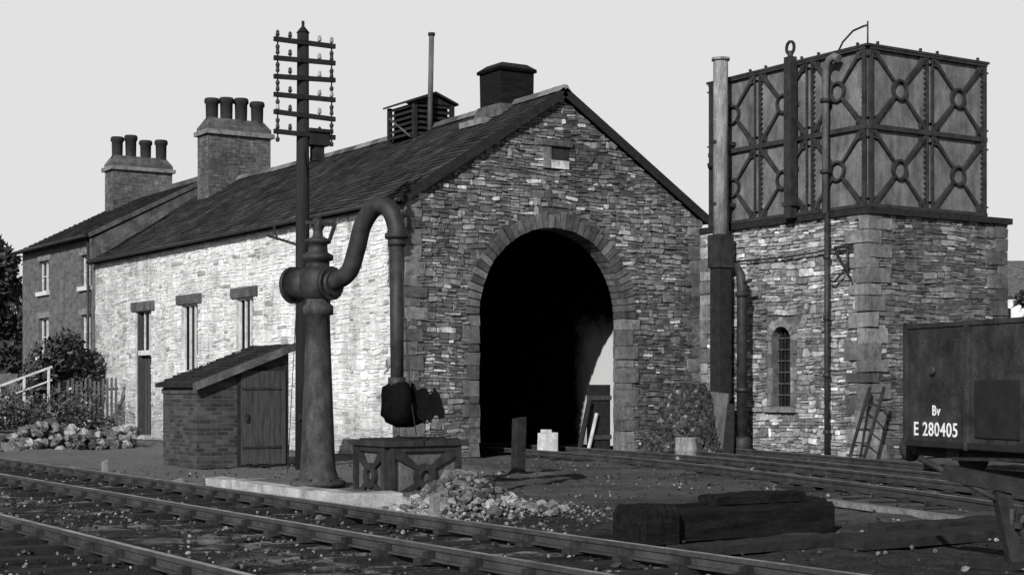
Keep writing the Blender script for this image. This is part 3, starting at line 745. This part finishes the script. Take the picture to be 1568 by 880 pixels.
while x<d1-.02:
    hb.box(x+.004,min(x+.115,d1)-.004,b0-.055,b0-.031,.04+rr(0,.03),1.8,'wood'); x+=.115
for z in (.35,1.45): hb.box(d0+.02,d1-.1,b0-.075,b0-.056,z,z+.04,'iron')
hb.box(d0+.08,d0+.13,b0-.1,b0-.056,.85,1.0,'iron')
hb.build('door',hut)

# ================================================================== TRACKS
def offset(path,d):
    out=[]
    for i,p in enumerate(path):
        a=path[max(i-1,0)]; b_=path[min(i+1,len(path)-1)]; t_=Vector((b_[0]-a[0],b_[1]-a[1])).normalized(); out.append((p[0]+t_.y*d,p[1]-t_.x*d))
    return out
def track(name,ctrl_pts,n=10,zb=0,deep=0):
    e=empty(name); path=cr(ctrl_pts,n); m=MB()
    for d in (-.7525,.7525):
        pp=offset(path,d)
        def sweep(w,za,zc,kk):
            L_=offset(pp,-w/2); R_=offset(pp,w/2); n=len(m.v)
            for (l,r_) in zip(L_,R_): m.v+= [(l[0],l[1],zb+za),(r_[0],r_[1],zb+za),(r_[0],r_[1],zb+zc),(l[0],l[1],zb+zc)]
            for i in range(len(pp)-1):
                a=n+4*i
                m.face([a+3,a+2,a+6,a+7],'railtop' if kk=='head' else 'rail'); m.face([a,a+3,a+7,a+4],'rail'); m.face([a+1,a+5,a+6,a+2],'rail')
            m.face([n,n+1,n+2,n+3],'rail')
        sweep(.13,.045,.065,'rail'); sweep(.03,.066,.13,'rail'); sweep(.066,.131,.17,'head')
    m.build('rails',e)
    q=MB(); acc=0; last=Vector(path[0])
    for i in range(1,len(path)):
        p1=Vector(path[i]); seg=(p1-last).length; t_=(p1-last).normalized() if seg>0 else Vector((0,1)); pos=0
        while acc+(seg-pos)>=.76:
            pos+= .76-acc; acc=0; c_=last+t_*pos
            nrm=Vector((t_.y,-t_.x)); j_=rr(-.04,.04)
            hh=.03+rr(-.04,.012)-deep
            A=c_-nrm*(1.29+j_)+t_*rr(-.03,.03); B=c_+nrm*(1.29-j_)
            q.beam((A.x,A.y,zb+hh-.06),(B.x,B.y,zb+hh-.06+rr(-.01,.01)),.25,.13,'sleeper')
            for d in (-.7525,.7525):
                C_=c_+nrm*d
                q.beam((C_.x-nrm.x*.17,C_.y-nrm.y*.17,zb+.045),(C_.x+nrm.x*.17,C_.y+nrm.y*.17,zb+.045),.12,.05,'iron')
                q.beam((C_.x-nrm.x*.09,C_.y-nrm.y*.09,zb+.09),(C_.x-nrm.x*.02,C_.y-nrm.y*.02,zb+.09),.09,.06,'iron')
        acc+=seg-pos; last=p1
    q.build('sleepers_and_chairs',e)
track('running_line_track',[(-8.79,-45),(-8.79,-20),(-8.79,10),(-8.79,60),(-8.79,120)],12)
track('loop_line_track',[(-12.45,-45),(-12.45,-20),(-12.45,10),(-12.45,60),(-12.45,120)],12)
track('shed_road_track',[(3.72,10),(3.72,2),(3.65,-1),(3.05,-5.5),(1.2,-12),(-.55,-16.9),(-3.6,-24),(-6.5,-32)],8,-.03,.0)
track('siding_track',[(6.35,-2.0),(5.75,-5),(4.15,-11),(3.3,-14.2),(2.3,-17.8),(.6,-24),(-1.6,-31)],8,-.03,.0)

# ================================================================== WAGON
wg=empty('coal_wagon',(3.47,-13.85,0),-math.radians(15.1)); w=MB(); HLn,HW=2.5,1.2; zb,zt=.55,2.42
for sx in (-1,1):
    w.box(sx*HW-.02,sx*HW+.02,-HLn,HLn,zb,zt,'wagon')
for sy in (-1,1): w.box(-HW+.021,HW-.021,sy*HLn-.02,sy*HLn+.02,zb,zt,'wagon')
w.box(-HW+.03,HW-.03,-HLn+.03,HLn-.03,zb,zb+.1,'wagon')
w.box(-HW+.03,HW-.03,-HLn+.03,HLn-.03,zb+.1,1.9,'wagonp')
for sx in (-1,1):
    w.box(sx*HW-.045,sx*HW+.045,-HLn-.03,HLn+.03,zt+.002,zt+.07,'wagon')
    xx=sx*(HW+.021)
    for y in (-2.45,-.75,.75,2.45): w.box(min(xx,xx+sx*.05),max(xx,xx+sx*.05),y-.04,y+.04,zb,zt,'wagon')
    w.box(min(xx,xx+sx*.045),max(xx,xx+sx*.045),-2.4,2.4,zb+.02,zb+.11,'wagonp')
    w.box(min(xx,xx+sx*.03),max(xx,xx+sx*.03),-.55,.55,zb+.2,zb+1.05,'wagonp')
    for y,z in ((1.7,1.75),(-1.7,1.75)): w.lathe([(.09,0),(.06,.05)] if sx>0 else [(.06,-.05),(.09,0)],(xx,y,z),'wagon',10,'x')
    for y in (.5,1.1,1.5,2.0,-1.2,-1.8):
        for z in (.8,1.2,2.2): w.lathe([(.02,0),(.012,.02)] if sx>0 else [(.012,-.02),(.02,0)],(xx,y,z),'wagon',6,'x')
for sy in (-1,1): w.box(-HW-.04,HW+.04,sy*HLn-.035,sy*HLn+.035,zt+.071,zt+.1,'wagon')
for sx in (-1,1):
    w.box(sx*.95-.05,sx*.95+.05,-HLn-.05,HLn+.05,.4,.72,'wagonp')
    for sy in (-1,1):
        y=sy*1.4
        w.lathe([(.46,-.07),(.48,-.065),(.48,-.03),(.45,-.03),(.42,0),(.12,.02),(.12,.08)] if sx>0 else [(.12,-.08),(.12,-.02),(.42,0),(.45,.03),(.48,.03),(.48,.065),(.46,.07)],(sx*.75,y,.62),'wagonp',24,'x')
        w.box(sx*1.0-.06,sx*1.0+.06,y-.16,y+.16,.4,.7,'iron')
        w.beam((sx*1.0,y-.5,.62),(sx*1.0,y,.72),.07,.05,'iron'); w.beam((sx*1.0,y+.5,.62),(sx*1.0,y,.72),.07,.05,'iron')
        yb=sy*HLn
        w.lathe([(.09,0),(.08,.3),(.2,.33),(.22,.42),(.2,.45)] if sy>0 else [(.2,-.45),(.22,-.42),(.2,-.33),(.08,-.3),(.09,0)],(sx*.86,yb,.5),'iron',16,'y')
w.beam((-1.12,1.3,.4),(-1.12,-2.0,.5),.04,.05,'iron')
w.build('body_and_running_gear',wg)
def text(s_,y,z,size):
    cu=bpy.data.curves.new('lettering','FONT'); cu.body=s_; cu.size=size; cu.extrude=.002; cu.offset=.004; cu.space_character=1.1
    cu.materials.append(M['text']); o=bpy.data.objects.new('lettering',cu); scene.collection.objects.link(o)
    o.parent=wg; o.matrix_local=Matrix.Translation((-HW-.026,y,z))@Matrix(((0,0,-1,0),(-1,0,0,0),(0,1,0,0),(0,0,0,1))); return o
text('E 280405',2.25,.74,.30); text('Bv',1.72,1.06,.22)

# ================================================================== GROUND
def axis(lo,hi,step,far):
    a=[-far,-far*.4,-far*.15,lo-15,lo-5]; x=lo
    while x<=hi: a.append(x); x+=step
    return a+[hi+5,hi+15,hi+50,far*.4,far]
xs=axis(-20,14,.2,700); ys=axis(-30,20,.2,700)
gm=MB()
for y in ys:
    for x in xs:
        z=0
        if -20<=x<=14 and -30<=y<=20:
            z=.05*noise.noise(Vector((x*.7,y*.7,0)))+.04*noise.noise(Vector((x*2.7,y*2.7,5)))-.01
            if -13.9<x<-7.6: z=z*.7-.005
        gm.v.append((x,y,z))
nx=len(xs)
for j_ in range(len(ys)-1):
    for i in range(nx-1): gm.face([j_*nx+i,j_*nx+i+1,(j_+1)*nx+i+1,(j_+1)*nx+i],'ground',.1,True)
gm.build('ground')

gv=MB()
for _ in range(18000):
    q=R.random()
    if q<.65: x=rr(-14.5,-7.3); y=rr(-29,12)
    elif q<.87: x=rr(-8,8); y=rr(-24,-1)
    else: x=rr(-7.8,-4.5); y=rr(-16,-8)
    if x>7.6 or (x>-.2 and y>-.1): continue
    if -7.75<x<-6.3 and -12.4<y<-8: continue
    c_=noise.noise(Vector((x*.6,y*.6,9)))
    if c_<0 and R.random()<.6: continue
    sz=rr(.008,.026) if R.random()<.975 else rr(.025,.045)
    gv.rock((x,y,.01+sz*.2),sz,'gravel',R.random()**4*.3+.018)
gv.build('gravel')

rb=MB()
for _ in range(2600):
    a=rr(0,6.28); q=abs(R.gauss(0,.5)); x=-6.3+math.cos(a)*q*1.3; y=-12.7+math.sin(a)*q*.95
    hgt=max(0,.48*math.exp(-(q/.5)**2)); sz=rr(.012,.04) if R.random()<.9 else rr(.05,.10)
    rb.rock((x,y,hgt*rr(.8,.95)+.01),sz,'gravel',rr(.03,.18)*(1 if q<.5 else 1.9))
for _ in range(200):
    x=rr(-7.7,-6.9); y=rr(-13.5,-12.4); rb.rock((x,y,.03),rr(.02,.08),'gravel',rr(.12,.45))
mound=len(rb.v); n=14
for i in range(n+1):
    for q in range(20):
        a=2*math.pi*q/20; r_=1.3*i/n; rb.v.append((-6.3+r_*1.15*math.cos(a),-12.7+r_*.85*math.sin(a),.44*math.exp(-(r_/.52)**2)+.02*noise.noise(Vector((r_*5,a*3,1)))-.02))
for i in range(n):
    for q in range(20):
        q2=(q+1)%20; rb.face([mound+i*20+q,mound+i*20+q2,mound+(i+1)*20+q2,mound+(i+1)*20+q],'gravel',.07,True)
rb.build('rubble_heap')

# ================================================================== YARD ITEMS
tm=MB()
def baulk(m,x0,x1,y0,y1,z0,z1,kk='sleeper',cf=.04):
    """squared timber with worn, rounded arrises"""
    n=12; rs=random.Random(int(y0*100)); rings=[]
    for i in range(n+1):
        x=x0+(x1-x0)*i/n; u=lambda s_:rs.uniform(-s_,s_); c1=cf*rs.uniform(.6,1.5)
        rings.append([(x+u(.01),y0,z0),(x,y0+u(.01),z1-c1),(x,y0+c1,z1+u(.012)),(x,y1-c1,z1+u(.012)),(x,y1+u(.01),z1-c1),(x,y1,z0)])
    b=len(m.v)
    for r_ in rings: m.v+=r_
    for i in range(n):
        for q in range(5): m.face([b+6*i+q,b+6*(i+1)+q,b+6*(i+1)+q+1,b+6*i+q+1],kk)
    m.face([b+q for q in range(6)],kk); m.face([b+6*n+q for q in range(6)][::-1],kk)
baulk(tm,-6.6,-4.45,-17.14,-16.82,0,.31,'baulk'); baulk(tm,-6.25,-4.2,-16.78,-16.44,.0,.32,'baulk'); baulk(tm,-5.9,-4.7,-16.97,-16.68,.32,.42,'baulk',.02)
baulk(tm,-7.02,-6.62,-17.28,-16.74,0,.36,'baulk',.09)
tm.build('timber_baulks')
t2=MB(); baulk(t2,-7.4,-5.2,-18.3,-18.05,0,.1,cf=.015); baulk(t2,-5.6,-3.4,-18.7,-18.2,0,.1,cf=.015); baulk(t2,-4.2,-2.2,-17.6,-17.35,0,.09,cf=.015); t2.build('low_dark_strips')  # low flat dark strips across the right foreground
ks=MB(); pth=[(-1.75,-14.2),(-2.0,-15.2),(-2.25,-16.2),(-2.6,-17.4)]
for A,B in zip(pth,pth[1:]): ks.beam((A[0],A[1],.03),(B[0]*.98+A[0]*.02,B[1]*.98+A[1]*.02,.03),.14,.07,'cap')
ks.build('edging_stones')

pt=MB()
ox,oy=-5.42,-20.6
pt.beam((ox-.42,oy+.75,.78),(ox+.6,oy-.4,.5),.16,.13,'dark')
pt.beam((ox-.1,oy+.4,.62),(ox-.25,oy+.1,0),.13,.1,'dark'); pt.beam((ox+.1,oy+.2,.6),(ox+.4,oy+.35,0),.12,.09,'dark')
pt.lathe([(.19,0),(.19,.06),(.05,.07),(.05,.14)],(ox+.0,oy+.1,.36),'iron',14,'y'); pt.box(ox-.45,ox+.6,oy+.05,oy+.45,0,.07,'sleeper')
for i in range(10):
    a=i*.628; pt.box(ox+.2*math.cos(a)-.025,ox+.2*math.cos(a)+.025,oy+.1,oy+.155,.36+.2*math.sin(a)-.025,.36+.2*math.sin(a)+.025,'iron')
pt.tube([(ox-.1,oy+.3,.1),(ox-.2,oy+.2,.5)],.03,'iron',8); pt.tube([(ox-.55,oy+.9,.9),(ox-.1,oy+.3,.5)],.03,'iron',6)
pt.build('point_lever')

def stump(name,x,y,h,w,kk,tilt=0):
    m=MB(); m.hexa([(x-w,y-w,0),(x+w,y-w,0),(x+w,y+w,0),(x-w,y+w,0),(x-w+tilt,y-w,h-.04),(x+w+tilt,y-w,h),(x+w+tilt,y+w,h),(x-w+tilt,y+w,h-.03)],kk)
    m.lathe([(w*2.2,0),(w*1.6,.06)],(x,y,0),kk,8); m.build(name)
stump('timber_post',-1.2,-6.1,.98,.09,'sleeper',.03); stump('marker_post',-7.2,-13.6,.3,.045,'cap'); stump('marker_post',-7.85,-4.2,.34,.04,'cap'); stump('marker_post',-7.9,5.2,.36,.05,'cap')
stump('timber_post',-7.9,-7.5,.2,.06,'cap')
dr=MB(); dr.lathe([(.22,0),(.235,.02),(.22,.05),(.225,.2),(.235,.22),(.225,.24),(.22,.45),(.235,.47),(.21,.475)],(4.3,-3.9,0),'pipew',20); dr.build('steel_drum')
dr=MB(); dr.box(3.68,4.02,.28,.6,.06,.48,'frame',.2,.01); dr.box(3.7,3.86,.3,.5,.48,.55,'frame'); dr.build('white_box')
sh=MB(); sh.hexa([(6.95,-2.0,0),(6.95,-1.15,0),(6.98,-1.15,0),(6.98,-2.0,0),(7.2,-1.8,1.35),(7.2,-1.12,1.4),(7.23,-1.12,1.4),(7.23,-1.8,1.35)],'ironl')
sh.hexa([(6.8,-2.4,0),(6.8,-2.05,0),(6.85,-2.05,0),(6.85,-2.4,0),(7.1,-2.1,1.1),(7.1,-1.9,1.15),(7.14,-1.9,1.15),(7.14,-2.1,1.1)],'dark'); sh.build('leaning_iron_sheets')
ld=MB()
for yy in (-5.75,-6.15): ld.beam((7.0,yy,0),(7.7,yy+.1,1.5),.05,.05,'iron')
for i in range(6):
    q=(i+.5)/6; ld.beam((7.0+.7*q,-5.75+.1*q,1.5*q),(7.0+.7*q,-6.15+.1*q,1.5*q),.03,.03,'iron')
ld.build('short_ladder')
cb=MB()
cb.lathe([(.88,0),(.72,.5),(.5,1.0),(.25,1.4)],(6.75,-.95,-.03),'bagm',12)
for _ in range(4200):
    a=rr(0,6.28); hq=rr(0,1); rad_=(.98-.68*hq**1.3)*(1+.12*math.sin(a*3+hq*4)); 
    cb.rock((6.75+rad_*math.cos(a)*rr(.9,1),-.95+.9*rad_*math.sin(a)*rr(.9,1),.03+1.5*hq),rr(.03,.07) if R.random()<.9 else rr(.08,.11),'gravel',rr(.015,.07)*(3.5 if R.random()<.05 else 1),.9)
cb.build('coal_heap')
pr=MB(); pr.tube([(8.3,1.5,4.5),(8.3,1.5,6.3)],.04,'ironl',6); pr.box(8.2,8.4,1.4,1.6,4.5,5.4,'cap'); pr.build('vent_pipe')

# ================================================================== GARDEN
dw=MB()
for _ in range(620):
    x=rr(-9.5,-2.7); z=rr(0,.62)*(.75+.25*math.sin(x*2.3)); y=9.0+rr(-.2,.18)+z*.2
    dw.rock((x,y,z),rr(.06,.17),'gravel',rr(.04,.2) if R.random()<.72 else rr(.25,.42),.8)
for _ in range(120):
    y=rr(9,13); dw.rock((-2.75+rr(-.15,.15),y,rr(0,.5)),rr(.09,.2),'gravel',rr(.05,.35),.75)
dw.box(-9.5,-2.9,9.2,15,0,.4,'ground'); dw.build('dry_stone_wall')
gd=MB()
for _ in range(90):
    x=rr(-9.5,-2.9); y=rr(9.2,14.5); hh=rr(.12,.6)
    gd.leaves((x,y,.45+hh),(rr(.25,.5),rr(.25,.5),hh),130,.055,.02,.14)
for _ in range(26):
    cx_=rr(-9.5,-3); cy_=rr(9.3,13); cz_=rr(.6,1.35)
    for _ in range(10): gd.rock((cx_+R.gauss(0,.18),cy_+R.gauss(0,.18),cz_+R.gauss(0,.1)),rr(.015,.045),'gravel',rr(.25,.6))
gd.build('garden_plants')
fn=MB(); x=-2.1
while x<-.3:
    fn.box(x,x+.07,17.0,17.02,0,1.75+rr(-.1,.05),'ironl'); x+=.13
for z in (.5,1.4): fn.box(-2.2,-.3,17.025,17.06,z,z+.07,'ironl')
fn.build('picket_fence')
fr_=MB(); A=Vector((-4.6,16.6,0)); B=Vector((-2.5,16.6,0))
for i in range(4):
    q=A.lerp(B,i/3); fr_.box(q.x-.03,q.x+.03,q.y-.03,q.y+.03,0,1.25+i*.27,'frame')
fr_.beam((A.x-.1,A.y,1.22),(B.x+.1,B.y,2.08),.05,.06,'frame'); fr_.beam((A.x-.1,A.y,.85),(B.x+.1,B.y,1.7),.04,.04,'frame')
fr_.build('white_handrail')
def shrub(name,c,rad,n,sz,lo,hi):
    m=MB()
    for i in range(6):
        a=rr(0,6.28); m.tube([(c[0],c[1],0),(c[0]+.2*math.cos(a),c[1]+.2*math.sin(a),c[2]*.5),(c[0]+rad[0]*.6*math.cos(a),c[1]+rad[1]*.6*math.sin(a),c[2]*1.1)],[.06,.04,.015],'bark',6)
    for i in range(14):
        d=Vector((R.gauss(0,1),R.gauss(0,1),R.gauss(0,1))).normalized()*rr(.3,.8)
        cc=(c[0]+d.x*rad[0],c[1]+d.y*rad[1],c[2]+d.z*rad[2]); q=rr(.3,.55)
        m.leaves(cc,(rad[0]*q,rad[1]*q,rad[2]*q),n//14,sz,lo,hi)
    m.build(name)
shrub('garden_shrub',(-1.3,19.6,2.1),(1.3,1.3,1.8),4800,.09,.02,.12)
shrub('garden_shrub',(-7.4,21,1.2),(1.3,1.5,1.0),3000,.1,.02,.12)

def tree(name,x,y,h,rad,n,sz=.3):
    m=MB(); m.tube([(x,y,0),(x+.1,y,h*.4),(x,y,h*.85)],[.3,.2,.05],'bark',8)
    for i in range(7):
        a=rr(0,6.28); z=h*rr(.35,.7); m.tube([(x,y,z),(x+rad*.7*math.cos(a),y+rad*.7*math.sin(a),z+h*.15)],[.1,.03],'bark',6)
    for i in range(26):
        q=rr(.25,1); a=rr(0,6.28); rr_=rad*(1.15-q)*rr(.3,1.1)
        m.leaves((x+rr_*math.cos(a),y+rr_*math.sin(a),h*q),(rad*.35,rad*.35,h*.09),n//26,sz,.015,.08)
    m.build(name)
def cam2w(X,D): return (-16.31+.84*X+.542*D, -29.33-.542*X+.84*D)
for X,D,h,rad in ((-24.8,76,8.6,2.6),(-22.9,80,7.6,2.4),(-27.5,84,9,3)):
    x,y=cam2w(X,D); tree('conifer_tree',x,y,h,rad,4200,.2)
for X,D,h,rad in ((23.6,72,5.6,2.4),(26.5,78,5.8,3.0),(31,82,6.5,3)):
    x,y=cam2w(X,D); tree('broadleaf_tree',x,y,h,rad,5200,.22)
def farhouse(name,X,D,w_,d_,e_,r_,rot):
    x,y=cam2w(X,D); e=empty(name,(x,y,0),rot); m=MB()
    m.box(-w_/2,w_/2,-d_/2,d_/2,0,e_,'inner')
    for sx in (-1,1): m.poly([(sx*w_/2,-d_/2,e_+.001),(sx*w_/2,d_/2,e_+.001),(sx*w_/2,0,r_)],'inner')
    for sy in (-1,1): m.hexa([(-w_/2-.2,sy*(d_/2+.3),e_-.15),(w_/2+.2,sy*(d_/2+.3),e_-.15),(w_/2+.2,0,r_),(-w_/2-.2,0,r_),(-w_/2-.2,sy*(d_/2+.3),e_),(w_/2+.2,sy*(d_/2+.3),e_),(w_/2+.2,0,r_+.15),(-w_/2-.2,0,r_+.15)],'ironl')
    m.box(-w_/2+.3,-w_/2+1.3,-.4,.4,r_-.5,r_+1.0,'render')
    for x_ in (-w_/3,0,w_/3):
        for z in (1.2,e_-2.2): m.box(x_-.5,x_+.5,-d_/2-.03,-d_/2-.005,z,z+1.4,'glass')
    m.build('house_body',e)
farhouse('distant_cottage',30.5,95,7,6,6.8,8.8,-.6)
farhouse('distant_cottage',-36,112,9,6,3.6,5.2,-.4)
bw=MB()
bw.beam(cam2w(-34,66)+(1.0,),cam2w(-16,60)+(1.0,),.5,2.0,'render'); bw.build('boundary_wall')
hg=MB()
for i in range(60):
    q=i/59; X=-60+q*44; x,y=cam2w(X,92); hg.leaves((x,y,rr(1.2,2.4)),(2,2,rr(1.2,2.2)),160,.3,.02,.08)
for i in range(70):
    q=i/69; X=18+q*60; x,y=cam2w(X,108+rr(-4,4)); hg.leaves((x,y,rr(1.2,3)),(2.4,2.4,rr(1.5,3)),150,.35,.02,.08)
hg.build('distant_hedge')

# ================================================================== LIGHT, SKY, CAMERA
el=math.radians(26); az=Vector((-.80,-.60)).normalized()
ts=Vector((az.x*math.cos(el),az.y*math.cos(el),math.sin(el)))
sd=bpy.data.lights.new('sun','SUN'); sd.energy=5.0; sd.angle=math.radians(.5); sd.color=(1,.995,.985)
so=bpy.data.objects.new('sun',sd); so.rotation_euler=ts.to_track_quat('Z','Y').to_euler(); so.location=(-20,-20,30); scene.collection.objects.link(so)
wd=bpy.data.worlds.new('World'); scene.world=wd; wd.use_nodes=True; nt=wd.node_tree; nt.nodes.clear()
out=nt.nodes.new('ShaderNodeOutputWorld'); bgn=nt.nodes.new('ShaderNodeBackground'); sky=nt.nodes.new('ShaderNodeTexSky')
sky.sky_type='NISHITA'; sky.sun_disc=False; sky.sun_elevation=el; sky.sun_rotation=math.atan2(ts.x,ts.y)
sky.air_density=1; sky.dust_density=2.5; sky.ozone_density=1
bwn=nt.nodes.new('ShaderNodeRGBToBW'); nt.links.new(sky.outputs[0],bwn.inputs[0])
tc=nt.nodes.new('ShaderNodeTexCoord'); sx=nt.nodes.new('ShaderNodeSeparateXYZ'); nt.links.new(tc.outputs['Generated'],sx.inputs[0])
haze=maprange(nt,sx.outputs[2],.26,.5,4.0,.3)
hz=N(nt,'ShaderNodeMath',operation='MULTIPLY'); nt.links.new(bwn.outputs[0],hz.inputs[0]); nt.links.new(haze,hz.inputs[1])
lim=N(nt,'ShaderNodeMath',operation='MINIMUM'); nt.links.new(hz.outputs[0],lim.inputs[0]); lim.inputs[1].default_value=7.6
nt.links.new(lim.outputs[0],bgn.inputs[0])
bgn.inputs[1].default_value=.1; nt.links.new(bgn.outputs[0],out.inputs[0])
cd=bpy.data.cameras.new('camera'); co=bpy.data.objects.new('camera',cd); scene.collection.objects.link(co)
co.location=(-16.31,-29.33,1.5); co.rotation_euler=(math.pi/2,0,-math.atan2(.542,.84))
cd.lens=36*2459/1568; cd.sensor_width=36; cd.shift_y=152/1568; cd.clip_end=3000; cd.clip_start=.1
scene.camera=co
scene.view_settings.view_transform='Standard'; scene.view_settings.look='None'; scene.view_settings.exposure=0; scene.view_settings.gamma=1
